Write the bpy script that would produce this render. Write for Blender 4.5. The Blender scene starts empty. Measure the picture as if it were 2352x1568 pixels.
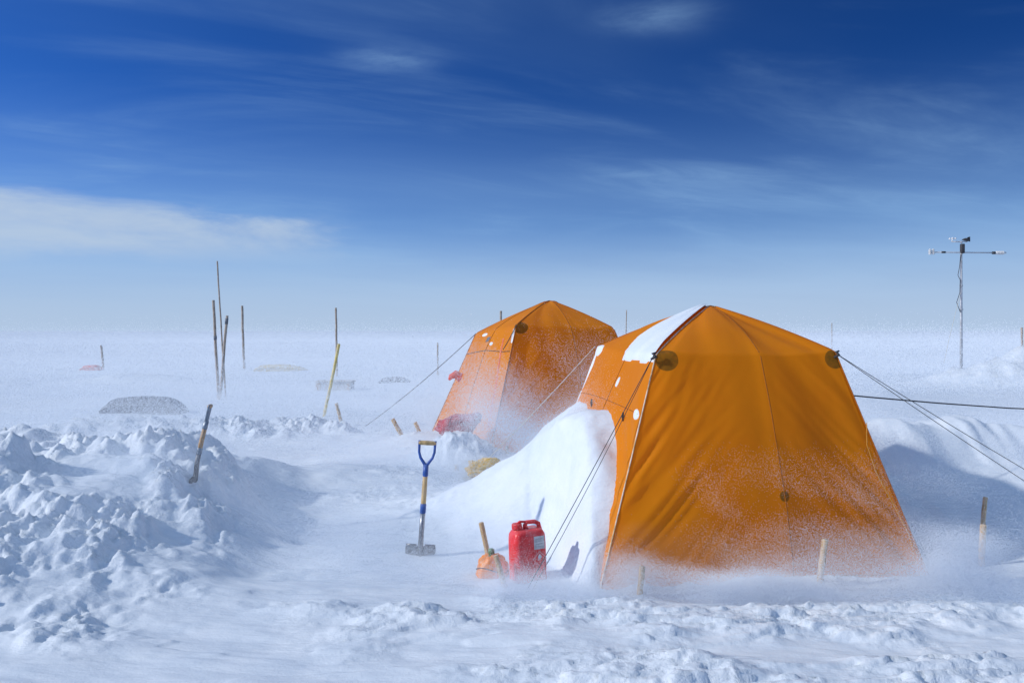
import bpy, math, random
import numpy as np
from mathutils import Vector, Matrix, noise as mn
random.seed(4)
scene=bpy.context.scene
scene.view_settings.view_transform='Standard'
try: scene.view_settings.look='None'
except Exception: pass
scene.view_settings.exposure=0
COL=scene.collection
SUN_EL=math.radians(29)
SUN_AZ=math.radians(13)
SDIR=Vector((-math.cos(SUN_EL)*math.cos(SUN_AZ),-math.cos(SUN_EL)*math.sin(SUN_AZ),math.sin(SUN_EL)))

# ---------------------------------------------------------------- node helpers
def newmat(name):
    m=bpy.data.materials.new(name); m.use_nodes=True
    nt=m.node_tree; nt.nodes.clear()
    return m,nt
class NT:
    def __init__(s,nt): s.nt=nt
    def n(s,t,**k):
        nd=s.nt.nodes.new(t)
        for a,b in k.items(): setattr(nd,a,b)
        return nd
    def l(s,a,b): s.nt.links.new(a,b)
    def setin(s,sock,v):
        if hasattr(v,'is_linked') or hasattr(v,'links'): s.l(v,sock)
        else: sock.default_value=v
    def m(s,op,a,b=None,c=None,clamp=False):
        nd=s.n('ShaderNodeMath',operation=op); nd.use_clamp=clamp
        s.setin(nd.inputs[0],a)
        if b is not None: s.setin(nd.inputs[1],b)
        if c is not None: s.setin(nd.inputs[2],c)
        return nd.outputs[0]
    def ss(s,x,a,b,o0=0.0,o1=1.0):
        nd=s.n('ShaderNodeMapRange'); nd.interpolation_type='SMOOTHSTEP'
        s.setin(nd.inputs[0],x); nd.inputs[1].default_value=a; nd.inputs[2].default_value=b
        nd.inputs[3].default_value=o0; nd.inputs[4].default_value=o1
        return nd.outputs[0]
    def mix(s,f,a,b,blend='MIX'):
        nd=s.n('ShaderNodeMix',data_type='RGBA',blend_type=blend)
        s.setin(nd.inputs[0],f); s.setin(nd.inputs[6],a); s.setin(nd.inputs[7],b)
        return nd.outputs[2]
    def noise(s,vec,scale,detail=4,rough=.5,dist=0.0):
        nd=s.n('ShaderNodeTexNoise'); nd.inputs['Scale'].default_value=scale
        nd.inputs['Detail'].default_value=detail; nd.inputs['Roughness'].default_value=rough
        nd.inputs['Distortion'].default_value=dist
        if vec is not None: s.l(vec,nd.inputs['Vector'])
        return nd.outputs['Fac']
    def scalev(s,vec,sc,off=(0,0,0)):
        nd=s.n('ShaderNodeMapping'); nd.inputs['Scale'].default_value=sc; nd.inputs['Location'].default_value=off
        s.l(vec,nd.inputs['Vector']); return nd.outputs[0]
def C(r,g,b): return (r,g,b,1)

def simple_mat(name,col,rough=.6,metal=0.0,var=.25,vscale=18,bump=.15,frost_haze=0.0,stretch=(1,1,1)):
    m,nt=newmat(name); t=NT(nt)
    geo=t.n('ShaderNodeNewGeometry'); P=t.scalev(geo.outputs['Position'],stretch)
    n1=t.noise(P,vscale,3,.6)
    dark=C(*[c*(1-var) for c in col]); lite=C(*[min(1,c*(1+var*.6)) for c in col])
    c=t.mix(t.ss(n1,.3,.7),dark,lite)
    if frost_haze>0:
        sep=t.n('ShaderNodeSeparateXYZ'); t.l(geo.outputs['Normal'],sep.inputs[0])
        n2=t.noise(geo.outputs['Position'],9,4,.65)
        f=t.m('MULTIPLY',t.ss(t.m('ADD',n2,t.m('MULTIPLY',sep.outputs['Z'],.25)),.45,.75),frost_haze,clamp=True)  # snow frost up close; on distant objects, haze mixed into the colour
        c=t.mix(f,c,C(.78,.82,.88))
    b=t.n('ShaderNodeBsdfPrincipled'); t.l(c,b.inputs['Base Color'])
    b.inputs['Roughness'].default_value=rough; b.inputs['Metallic'].default_value=metal
    bp=t.n('ShaderNodeBump'); bp.inputs['Strength'].default_value=bump; bp.inputs['Distance'].default_value=.01
    t.l(n1,bp.inputs['Height']); t.l(bp.outputs[0],b.inputs['Normal'])
    o=t.n('ShaderNodeOutputMaterial'); t.l(b.outputs[0],o.inputs[0])
    return m

# ---------------------------------------------------------------- mesh helpers
class MB:
    def __init__(s): s.v=[]; s.f=[]
    def add(s,v,f):
        o=len(s.v); s.v+= [Vector(p) for p in v]; s.f+=[tuple(i+o for i in q) for q in f]; return s
    def tube(s,pts,rad,seg=10,caps=True,flat=None):
        pts=[Vector(p) for p in pts]; n=len(pts)
        if not isinstance(rad,(list,tuple)): rad=[rad]*n
        d0=(pts[1]-pts[0]).normalized(); ref=Vector((0,0,1)) if abs(d0.z)<.9 else Vector((0,1,0))
        U=d0.cross(ref).normalized(); V=[];F=[]
        for i,p in enumerate(pts):
            d=(pts[min(i+1,n-1)]-pts[max(i-1,0)]).normalized()
            U=(U-d*U.dot(d)).normalized(); W=d.cross(U)
            for k in range(seg):
                a=2*math.pi*k/seg
                q=U*math.cos(a)+W*math.sin(a)
                if flat: q=U*math.cos(a)*flat[0]+W*math.sin(a)*flat[1]
                V.append(p+q*rad[i])
        for i in range(n-1):
            for k in range(seg):
                F.append((i*seg+k,i*seg+(k+1)%seg,(i+1)*seg+(k+1)%seg,(i+1)*seg+k))
        if caps:
            F.append(tuple(reversed(range(seg)))); F.append(tuple((n-1)*seg+k for k in range(seg)))
        return s.add(V,F)
    def rings(s,rings,closed_caps=True):
        n=len(rings[0]);V=[p for r in rings for p in r];F=[]
        for i in range(len(rings)-1):
            for k in range(n): F.append((i*n+k,i*n+(k+1)%n,(i+1)*n+(k+1)%n,(i+1)*n+k))
        if closed_caps:
            F.append(tuple(reversed(range(n)))); F.append(tuple((len(rings)-1)*n+k for k in range(n)))
        return s.add(V,F)
    def xf(s,M): s.v=[M@p for p in s.v]; return s
def mkobj(name,mb,mat,parent=None,base=None,smooth=True):
    base=Vector(base) if base is not None else Vector((0,0,0))
    me=bpy.data.meshes.new(name); me.from_pydata([tuple(p-base) for p in mb.v],[],mb.f); me.update()
    me.materials.append(mat)
    if smooth: me.polygons.foreach_set('use_smooth',[True]*len(me.polygons))
    ob=bpy.data.objects.new(name,me); COL.objects.link(ob)
    if parent is not None: ob.parent=parent
    else: ob.location=base
    return ob
def thing(name,base,label,cat,group=None):
    e=bpy.data.objects.new(name,None); e.empty_display_size=.1; e.location=base; COL.objects.link(e)
    e["label"]=label; e["category"]=cat
    if group: e["group"]=group
    return e
def tag(o,label,cat,group=None):
    o["label"]=label; o["category"]=cat
    if group: o["group"]=group
    return o
def autosmooth(o,ang=40):
    try: o.data.set_sharp_from_angle(angle=math.radians(ang))
    except Exception: pass
def npmesh(name,co,q,smooth=True):
    k=q.shape[1]
    me=bpy.data.meshes.new(name)
    me.vertices.add(len(co)); me.vertices.foreach_set('co',co.astype(np.float32).ravel())
    me.loops.add(q.size); me.loops.foreach_set('vertex_index',q.ravel().astype(np.int32))
    me.polygons.add(len(q)); me.polygons.foreach_set('loop_start',np.arange(0,q.size,k,dtype=np.int32))
    me.polygons.foreach_set('loop_total',np.full(len(q),k,dtype=np.int32))
    me.polygons.foreach_set('use_smooth',np.full(len(q),smooth,dtype=bool))
    me.update(calc_edges=True)
    ob=bpy.data.objects.new(name,me); COL.objects.link(ob); return ob

# ---------------------------------------------------------------- numpy noise
rs=np.random.RandomState(11)
PERM=rs.permutation(4096)
GA=rs.rand(4096)*2*np.pi; GX=np.cos(GA); GY=np.sin(GA)
R1=rs.rand(4096);R2=rs.rand(4096);R3=rs.rand(4096);R4=rs.rand(4096);R5=rs.rand(4096)
def hsh(ix,iy): return PERM[(PERM[ix&4095]+iy)&4095]
def perlin(x,y,seed=0):
    x=x+seed*37.3; y=y+seed*91.7
    x0=np.floor(x).astype(np.int64); y0=np.floor(y).astype(np.int64)
    fx=x-x0; fy=y-y0
    u=fx*fx*fx*(fx*(fx*6-15)+10); v=fy*fy*fy*(fy*(fy*6-15)+10)
    def g(ix,iy,dx,dy):
        h=hsh(ix,iy); return GX[h]*dx+GY[h]*dy
    a=g(x0,y0,fx,fy); b=g(x0+1,y0,fx-1,fy); c=g(x0,y0+1,fx,fy-1); d=g(x0+1,y0+1,fx-1,fy-1)
    return (a+(b-a)*u+(c-a)*v+(a-b-c+d)*u*v)*1.5
def fbm(x,y,o=4,seed=0,gain=.5):
    r=0;a=1
    for i in range(o): r=r+a*perlin(x,y,seed+i); x=x*2.03;y=y*2.03;a*=gain
    return r
def billow(x,y,o=4,seed=0,gain=.5):
    r=0;a=1
    for i in range(o): r=r+a*np.abs(perlin(x,y,seed+i)); x=x*2.03;y=y*2.03;a*=gain
    return r
def clods(x,y,s,seed=0,dens=.8):
    """angular broken lumps of wind-packed snow"""
    xs=x/s+seed*13.7; ys=y/s+seed*7.9
    wx=.45*perlin(xs*1.3,ys*1.3,seed+5)+.25*perlin(xs*3.1,ys*3.1,seed+15); wy=.45*perlin(xs*1.3+9,ys*1.3,seed+6)+.25*perlin(xs*3.1+9,ys*3.1,seed+16)
    xs=xs+wx; ys=ys+wy
    x0=np.floor(xs).astype(np.int64); y0=np.floor(ys).astype(np.int64)
    out=np.zeros_like(xs)
    for i in(-1,0,1):
        for j in(-1,0,1):
            h=hsh(x0+i+seed*101,y0+j)
            px=x0+i+R1[h]; py=y0+j+R2[h]
            dx=xs-px; dy=ys-py; ca=np.cos(R3[h]*6.28); sa=np.sin(R3[h]*6.28)
            a=dx*ca+dy*sa; b=-dx*sa+dy*ca
            rr=.22+.55*R4[h]**1.5
            d=np.maximum(np.abs(a),np.abs(b)*(1+R5[h]))*.8+.2*np.sqrt(a*a+b*b)
            t=np.clip((1-d/rr)*3.2,0,1)
            hh=t*rr*(.65+1.6*a/rr*(R5[h]-.3))*(R1[(h+7)&4095]<dens)
            out=np.maximum(out,hh)
    return out*s
def sst(a,b,x):
    t=np.clip((x-a)/(b-a),0,1); return t*t*(3-2*t)
def G(x,y,cx,cy,sx,sy): return np.exp(-((x-cx)/sx)**2-((y-cy)/sy)**2)

def H(x,y,full=False):
    x=np.asarray(x,float); y=np.asarray(y,float)
    wob=fbm(x*.9,y*.9,3,21)
    # left spoil heap
    ml=sst(-1.35,-3.4,x+.35*wob)*sst(3.9,6.7,y+.35*wob)*(1-sst(7.3,8.8,y+.2*wob))
    ml=ml*(1-.15*sst(-3.9,-5.2,x))
    h=.63*ml
    rough=np.clip(sst(-1.9,-2.6,x+.30*wob)*sst(4.0,4.7,y+.3*wob)*(1-sst(7.7,8.7,y)),0,1)
    rough=rough*(.10+.90*sst(-.38,.22,fbm(x*.8+5,y*.8,4,111)))
    # faint scooped edge along the right foot of the heap
    lipx=-1.95-.75*sst(5.6,4.4,y)+.22*fbm(y*1.1,x*.2,3,181)
    h=h+.028*sst(.10,-.08,x-lipx)*sst(4.2,4.7,y)*(1-sst(5.1,5.9,y))*np.exp(-np.clip(lipx-x,0,9)/.5)
    # smooth shoulder
    h=h+.22*G(x,y,-2.1,8.6,1.6,.75)+.10*G(x,y,-.9,8.1,.9,.45)
    # far-left heap, middle ridge
    p2=G(x,y,-6.4,10.2,1.3,.8); h=h+.36*p2
    p3=sst(-8.2,-7.0,x)*(1-sst(-3.2,-2.5,x+.3*wob))*np.exp(-((y-13.2-.4*wob)/.75)**2); h=h+.17*p3
    # platform of rear tent and pile by it
    h=h+.20*np.exp(-(((x-.5)/2.6)**4+((y-11.3)/2.0)**4))
    p4=G(x,y,-.62,9.62,.42,.33); h=h+.33*p4
    p6=G(x,y,-1.35,11.2,.5,.5); h=h+.10*p6
    # drift on front tent
    y0=5.08+.85*sst(0,1,(.56-x)/.42)+.40*np.clip((.1-x)/.9,0,1)+.14*wob
    g=sst(y0,y0+1.0,y)*(1-sst(6.95,8.4,y))
    f=np.where(x>.62,1.0,np.exp(-np.abs((.62-x)/(.98+.12*wob))**1.5))
    f=f*(1-sst(.95,1.3,x))
    e=((y-5.18)-(x-.56)*1.02)*.7
    dr=f*g*np.where(x>.45,sst(-.05,.10,e),1.0)
    dh=1.07*dr
    cap=np.maximum(0,(y-5.14)*2.7)
    dh=np.where(x>.2,np.minimum(dh,cap),dh)
    h=h+dh+sst(.08,.5,dr)*(.065*fbm(x*1.2,y*1.9,4,171,.45)+.009*fbm(x*3+y*2,y*9-x*3,3,175))
    # scour lip along the tent foot
    tx=np.clip(((x-.56)*2.30+(y-5.18)*.37)/(2.30**2+.37**2),-.05,1.1)
    dd=np.sqrt((x-.56-tx*2.3)**2+(y-5.18-tx*.37)**2)
    h=h+.06*np.exp(-((dd)/.24)**2)*np.clip(.55+1.2*fbm(x*1.8,y*1.8,4,131),0,1.3)*sst(.0,.25,tx+.02)
    # right bank: shaded face, crest, sharp drop behind
    cw=.16*wob+.12*fbm(x*1.8,y*.3,3,191)
    lx=sst(2.45,2.9,x+.1*wob)*(1-.35*sst(5.5,9,x))
    rb=lx*sst(5.9,7.6+cw,y)
    rc=lx*sst(7.45+cw,8.15+cw,y)
    dropb=1-.9*sst(8.25+cw,8.9+cw,y)
    h=h+(.42*rb+.34*rc)*dropb*(1+.12*fbm(x*1.5,y*.8,3,195))
    # mast heap
    p5=G(x,y,15.9,24.2,2.6,1.0); h=h+.85*p5
    p7=G(x,y,-12.5,26.5,2.0,.8); h=h+.25*p7
    # foreground churned band
    fg=sst(-2.4,-.4,x+.6*wob-(5-y)*1.0)*(1-sst(4.8,5.1,y+.12*wob))*sst(-.55,.15,fbm(x*.6+3,y*1.1,4,44)+.10)
    fg=np.clip(fg,0,1)
    r2=np.clip(sst(.1,.6,p2)+sst(.15,.6,p3)+.8*sst(.15,.6,p4)+sst(.2,.6,p7)*.8,0,1)
    cl1=clods(x,y,.42,1,.55); cl2=clods(x,y,.19,2,.65); cl3=clods(x,y,.085,3,.6); cl4=clods(x,y,.75,6,.5)
    bl=billow(x*1.6,y*1.6,5,3,.6)
    rg=fbm(x*3.2,y*3.2,5,141,.62)
    h=h+rough*(.18*(bl-.35)+.28*cl1+.22*cl2+.24*cl3+.16*cl4+.060*rg)
    h=h+r2*(.12*(bl-.35)+.22*cl1+.3*cl2+.2*cl3+.04*rg)
    r5=sst(.08,.4,p5); h=h+r5*(.20*(bl-.3)+.45*cl1+.55*cl4+.3*cl2)
    m2=sst(.0,.5,fbm(x*1.3,y*1.8,2,61)+.05); m3=sst(-.3,.4,fbm(x*2,y*2.6,3,71))
    sas=fbm(x*.9+y*.25,y*3.6-x*.35,5,151,.55)
    sas2=fbm(x*2.1+y*.5,y*7.5-x*.8,4,155,.6)
    h=h+fg*(.010+.026*(billow(x*1.7+y*.4,y*4.2-x*.4,5,8,.62)-.3)+.10*cl2*m2+.22*cl3*m3+.012*rg+.028*sst(.0,.08,sas)+.013*sst(.05,.12,sas2))
    # sparse lumps in the hollow
    sp=sst(.15,.5,fbm(x*.8,y*1.1,3,81))*(1-rough)*(1-sst(14,24,y))*sst(5.4,6.0,y)*(1-sst(.1,.4,dr))*(1-sst(.2,.5,rb))
    h=h+sp*(.20*cl3+.08*cl2+.014*rg)
    # wind ripples and sastrugi edges
    nearf=1/(1+(np.abs(y)/22)**2)
    calm=(1-sst(.1,.5,dr))*(1-.7*sst(.2,.7,rb))
    h=h+.032*fbm(x*.55,y*1.7,4,31)*(.3+.7*nearf)*(1-.4*rb)
    h=h+nearf*calm*(.007*fbm(x*1.6,y*8+x*1.2,4,35)+.012*sst(.05,.14,fbm(x*.5+y*.2,y*2.4-x*.3,4,161)))
    far=sst(14,30,y)*(1-sst(90,200,y))
    h=h+far*(.12*np.maximum(0,fbm(x*.35,y*.6,5,91)-.15)+.05*fbm(x*.12,y*.2,3,95))
    if full: return h,np.clip(rough+r2+.75*fg+.5*sp+r5+.3*rc*dropb,0,1)
    return h
def h1(x,y): return float(H(np.array([x]),np.array([y]))[0])
LX=np.arange(-14,9.01,.06); LY=np.arange(4,24.01,.06)
_lx,_ly=np.meshgrid(LX,LY); LH=H(_lx.ravel(),_ly.ravel()).reshape(_lx.shape)
def HL(x,y):
    u=np.clip((x-LX[0])/.06,0,len(LX)-2); v=np.clip((y-LY[0])/.06,0,len(LY)-2)
    i=u.astype(int); j=v.astype(int); a=u-i; b=v-j
    return (LH[j,i]*(1-a)+LH[j,i+1]*a)*(1-b)+(LH[j+1,i]*(1-a)+LH[j+1,i+1]*a)*b

# ---------------------------------------------------------------- ground
def axis():
    xs=list(np.arange(-5.2,5.4,.016))
    r=[];x=xs[-1];s=.016
    while x<5000: s*=1.026; x+=s; r.append(x)
    l=[];x=xs[0]; s=.016
    while x>-5000: s*=1.026; x-=s; l.append(x)
    return np.array(l[::-1]+xs+r)
ya=[3.5]
while ya[-1]<15: ya.append(ya[-1]+max(.0125,.0026*ya[-1]))
while ya[-1]<70: ya.append(ya[-1]+.008*ya[-1])
while ya[-1]<6000: ya.append(ya[-1]*1.04)
yb=[3.5];s=.03
while yb[-1]>-300: s*=1.12; yb.append(yb[-1]-s)
Y=np.array(yb[:0:-1]+ya); X=axis()
XX,YY=np.meshgrid(X,Y)
ZZ,RR=H(XX.ravel(),YY.ravel(),True)
nx,ny=len(X),len(Y)
co=np.stack([XX.ravel(),YY.ravel(),ZZ],1)
idx=np.arange(nx*ny).reshape(ny,nx)
q=np.stack([idx[:-1,:-1].ravel(),idx[:-1,1:].ravel(),idx[1:,1:].ravel(),idx[1:,:-1].ravel()],1)
ground=npmesh('snow_ground',co,q); ground["kind"]="structure"
at=ground.data.attributes.new('broken','FLOAT','POINT'); at.data.foreach_set('value',RR.astype(np.float32))

m,nt=newmat('wind_packed_snow'); t=NT(nt)
geo=t.n('ShaderNodeNewGeometry'); P=geo.outputs['Position']
n1=t.noise(P,3.0,3,.6)
c=t.mix(t.ss(n1,.3,.7),C(.70,.775,.86),C(.78,.84,.905))
b=t.n('ShaderNodeBsdfPrincipled'); t.l(c,b.inputs['Base Color']); b.inputs['Roughness'].default_value=.55
b.inputs['Specular IOR Level'].default_value=.25
att=t.n('ShaderNodeAttribute',attribute_name='broken')
nf=t.noise(P,60,3,.65); nm=t.noise(t.scalev(P,(4,16,10),(0,0,0)),1.6,4,.6)
nr=t.noise(P,13,5,.64,.4)
hh=t.m('ADD',t.m('MULTIPLY',nf,.25),t.m('MULTIPLY',nm,1.0))
hh=t.m('ADD',hh,t.m('MULTIPLY',t.m('MULTIPLY',nr,att.outputs['Fac']),2.6))
bp=t.n('ShaderNodeBump'); bp.inputs['Strength'].default_value=.45; bp.inputs['Distance'].default_value=.02
t.l(hh,bp.inputs['Height']); t.l(bp.outputs[0],b.inputs['Normal'])
o=t.n('ShaderNodeOutputMaterial'); t.l(b.outputs[0],o.inputs[0])
SNOW=m; ground.data.materials.append(m)

# ---------------------------------------------------------------- blowing snow: real airborne flakes
def pn3(p,sc,seed):
    return perlin(p[:,0]*sc[0]+p[:,2]*sc[2]*.7,p[:,1]*sc[1]+p[:,2]*sc[2],seed)
frs=np.random.RandomState(5)
FV=[];SDA=np.array([SDIR.x,SDIR.y,SDIR.z])
def flakes(n,x0,x1,y0,y1,zs,size,zmax=3.0,sc=(1,1,2),thr=-.3,soft=.6,seed=0,flat=False):
    P_=[]; tot=0; tries=0
    while tot<n and tries<30:
        tries+=1
        k=int(n*1.3)
        x=frs.uniform(x0,x1,k); y=frs.uniform(y0,y1,k); dz=frs.exponential(zs,k)
        ok=dz<zmax; x,y,dz=x[ok],y[ok],dz[ok]
        g=np.zeros(len(x)) if flat else HL(x,y)
        p=np.stack([x,y,dz],1)
        dn=sst(thr,thr+soft,pn3(p,sc,seed)+.45*pn3(p,(sc[0]*2.3,sc[1]*2.3,sc[2]*2.3),seed+3))
        u=(x-x0)/(x1-x0); v=(y-y0)/(y1-y0)
        dn=dn*sst(0,.22,u)*sst(0,.22,1-u)*sst(0,.1,v)*sst(0,.1,1-v)*(1-sst(.35,1,dz/zmax))
        keep=frs.rand(len(x))<dn
        p[:,2]+=g+.002
        p=p[keep]; P_.append(p); tot+=len(p)
    P_=np.concatenate(P_)[:n]; n=len(P_)
    N=SDA+np.array([0,-.9,0.1])+frs.normal(0,.35,(n,3))
    N/=np.linalg.norm(N,axis=1)[:,None]
    A=np.cross(N,frs.normal(0,1,(n,3))); A/=np.linalg.norm(A,axis=1)[:,None]; B=np.cross(N,A)
    s=size*frs.uniform(.7,1.2,(n,1))
    FV.append(np.stack([P_+A*s*.6,P_-A*s*.3+B*s*.52,P_-A*s*.3-B*s*.52],1).astype(np.float32))
# along the front tent foot
flakes(440000,-.1,4.4,4.86,5.28,.17,.0023,1.0,(.7,.7,1.8),-.5,1.0,1)
flakes(340000,1.0,3.4,4.95,5.33,.28,.0022,1.0,(.9,.8,1.5),-.3,.9,7)
# can, bag and hollow
flakes(320000,-4.2,1.2,4.6,7.2,.11,.0026,.7,(.5,.6,1.6),-.4,.9,2)
flakes(130000,-.30,1.0,4.93,5.33,.08,.0019,.4,(1.5,1,2.0),-.6,.9,12)
# lee of the heap
flakes(240000,-3.7,-.7,4.7,6.8,.26,.0025,1.0,(.7,.8,1.4),-.5,.9,3)
# between the tents
flakes(400000,-.9,1.9,8.2,9.7,.58,.0041,1.9,(.8,.8,1.2),-.4,.9,4)
flakes(350000,-6,1.0,7.2,10.0,.25,.0042,1.2,(.5,.5,1.5),-.5,1.0,14)
# right hollow
flakes(200000,2.5,6.4,6.0,8.0,.20,.0031,.9,(.6,.6,1.4),-.5,1.0,5)
flakes(230000,3.0,11,9.2,14.0,.36,.0060,1.6,(.4,.4,1.1),-.6,1.1,15)
# mid field and far field
flakes(1000000,-15,8,10.2,22,.42,.0088,2.0,(.22,.26,1.0),-.8,1.2,6)
flakes(760000,-34,34,19,48,.60,.0200,2.4,(.10,.10,.6),-1.0,1.4,8,True)
flakes(560000,-115,115,45,150,.9,.047,3.2,(.03,.03,.3),-1.0,1.4,9,True)
V=np.concatenate(FV).reshape(-1,3)
fl_o=npmesh('blowing_snow',V,np.arange(len(V)).reshape(-1,3),False); fl_o["kind"]="stuff"
m,nt=newmat('airborne_flakes'); t=NT(nt)
d=t.n('ShaderNodeBsdfDiffuse'); d.inputs[0].default_value=C(.80,.87,.95)
tr=t.n('ShaderNodeBsdfTranslucent'); tr.inputs[0].default_value=C(.80,.87,.95)
mx=t.n('ShaderNodeMixShader'); mx.inputs[0].default_value=.35; t.l(d.outputs[0],mx.inputs[1]); t.l(tr.outputs[0],mx.inputs[2])
o=t.n('ShaderNodeOutputMaterial'); t.l(mx.outputs[0],o.inputs[0]); fl_o.data.materials.append(m)

# ---------------------------------------------------------------- materials
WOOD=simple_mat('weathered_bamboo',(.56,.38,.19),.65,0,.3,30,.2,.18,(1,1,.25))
WOODF=simple_mat('hazed_cane',(.40,.32,.25),.8,0,.25,10,.1,.2)  # cane colour paled to stand in for distance haze
DARKF=simple_mat('dark_tape',(.14,.15,.17),.7,0,.2,20,.1,.1)
YEL=simple_mat('yellow_paint',(.72,.56,.16),.55,0,.2,14,.1,.3)
BLUE=simple_mat('blue_enamel',(.03,.10,.38),.35,0,.25,25,.1,.1)
STEEL=simple_mat('scuffed_steel',(.30,.31,.33),.35,.85,.35,40,.15,.2)
BLACK=simple_mat('black_steel',(.035,.04,.05),.45,.3,.3,40,.15,.3)
ASH=simple_mat('ash_wood',(.58,.40,.18),.5,0,.35,40,.15,.1,(1,1,.2))
ASHR=simple_mat('red_brown_wood',(.50,.30,.14),.5,0,.35,40,.15,.15,(1,1,.2))
CORD=simple_mat('dark_cord',(.05,.05,.055),.8,0,.2,60,.1,0)
CORDL=simple_mat('pale_cord',(.62,.60,.52),.8,0,.2,60,.1,0)
CORDY=simple_mat('orange_cord',(.60,.28,.04),.8,0,.2,60,.1,0)
RED=simple_mat('red_plastic',(.80,.025,.03),.38,0,.15,20,.08,.08)
REDF=simple_mat('red_fabric',(.45,.02,.04),.7,0,.3,12,.4,.08)
REDP=simple_mat('faded_red_fabric',(.80,.10,.05),.7,0,.2,12,.3,.1)
ZIPR=simple_mat('red_zip_tape',(.80,.17,.04),.7,0,.2,12,.3,.1)
YBAG=simple_mat('yellow_fabric',(.85,.50,.02),.6,0,.3,22,.4,.08)
OBAG=simple_mat('orange_vinyl',(.90,.27,.01),.4,0,.15,22,.15,.08)
GREEN=simple_mat('green_cap',(.10,.22,.09),.5,0,.2,22,.1,.2)
PAPER=simple_mat('paper_label',(.62,.62,.62),.6,0,.25,60,.05,.2)
REDLITE=simple_mat('pale_print',(.80,.45,.45),.5,0,.1,60,.05,.1)
PRINT=simple_mat('grey_print',(.35,.35,.36),.6)
WHITEP=simple_mat('white_plastic',(.72,.73,.74),.4,0,.1,20,.05,0)
GREYM=simple_mat('galvanised_tube',(.52,.54,.57),.5,.3,.2,12,.1,.2)
GREYT=simple_mat('grey_tarpaulin',(.09,.12,.17),.7,0,.25,5,.4,.2)  # black cover toned blue-grey to imitate the haze over it
YSLED=simple_mat('hazed_yellow_plastic',(.66,.52,.22),.6,0,.2,5,.1,.2)  # pale tone carries the haze in front of the far sled
CARD=simple_mat('pale_crate_board',(.50,.48,.44),.8,0,.2,5,.1,.2)
CARDW=simple_mat('crate_end_board',(.46,.32,.20),.8,0,.2,5,.1,.2)

def tent_mat(name,hubs,basez,spots,col=(.97,.325,.004),basehaze=.22,hazeh=.5,pale=0.0):
    m,nt=newmat(name); t=NT(nt)
    geo=t.n('ShaderNodeNewGeometry'); P=geo.outputs['Position']
    n1=t.noise(P,1.6,3,.5); npp=t.noise(P,22,3,.6)
    c=t.mix(t.ss(n1,.3,.7),C(col[0]*.96,col[1]*.93,col[2]),C(min(.98,col[0]*1.02),col[1]*1.06,col[2]*1.2))
    for hp,r in hubs+spots:
        d=t.n('ShaderNodeVectorMath',operation='DISTANCE'); t.l(P,d.inputs[0]); d.inputs[1].default_value=hp
        f=t.ss(d.outputs['Value'],r,r-.008)
        f=t.m('MULTIPLY',f,t.ss(npp,.2,.7,.70,.92))
        c=t.mix(f,c,C(.22,.125,.012))
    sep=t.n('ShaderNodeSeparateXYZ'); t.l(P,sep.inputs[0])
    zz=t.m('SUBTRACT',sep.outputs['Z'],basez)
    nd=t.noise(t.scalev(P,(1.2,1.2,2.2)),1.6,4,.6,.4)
    edge=t.m('ADD',zz,t.m('MULTIPLY',t.m('SUBTRACT',nd,.5),-1.1*hazeh))
    f=t.m('MULTIPLY',t.ss(edge,hazeh,-.05),basehaze)
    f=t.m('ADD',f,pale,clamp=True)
    c=t.mix(f,c,C(.88,.64,.42))  # paler tint towards the foot imitates spindrift haze over the fabric
    b=t.n('ShaderNodeBsdfPrincipled'); t.l(c,b.inputs['Base Color']); b.inputs['Roughness'].default_value=.5
    b.inputs['Specular IOR Level'].default_value=.25
    tr=t.n('ShaderNodeBsdfTranslucent'); t.l(c,tr.inputs['Color'])
    w=t.noise(t.scalev(P,(1,1,.8)),2.6,2,.5,.8)
    bp=t.n('ShaderNodeBump'); bp.inputs['Strength'].default_value=.15; bp.inputs['Distance'].default_value=.03
    t.l(w,bp.inputs['Height']); t.l(bp.outputs[0],b.inputs['Normal'])
    mx=t.n('ShaderNodeMixShader'); mx.inputs[0].default_value=.44
    t.l(b.outputs[0],mx.inputs[1]); t.l(tr.outputs[0],mx.inputs[2])
    o=t.n('ShaderNodeOutputMaterial'); t.l(mx.outputs[0],o.inputs[0])
    return m

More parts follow.
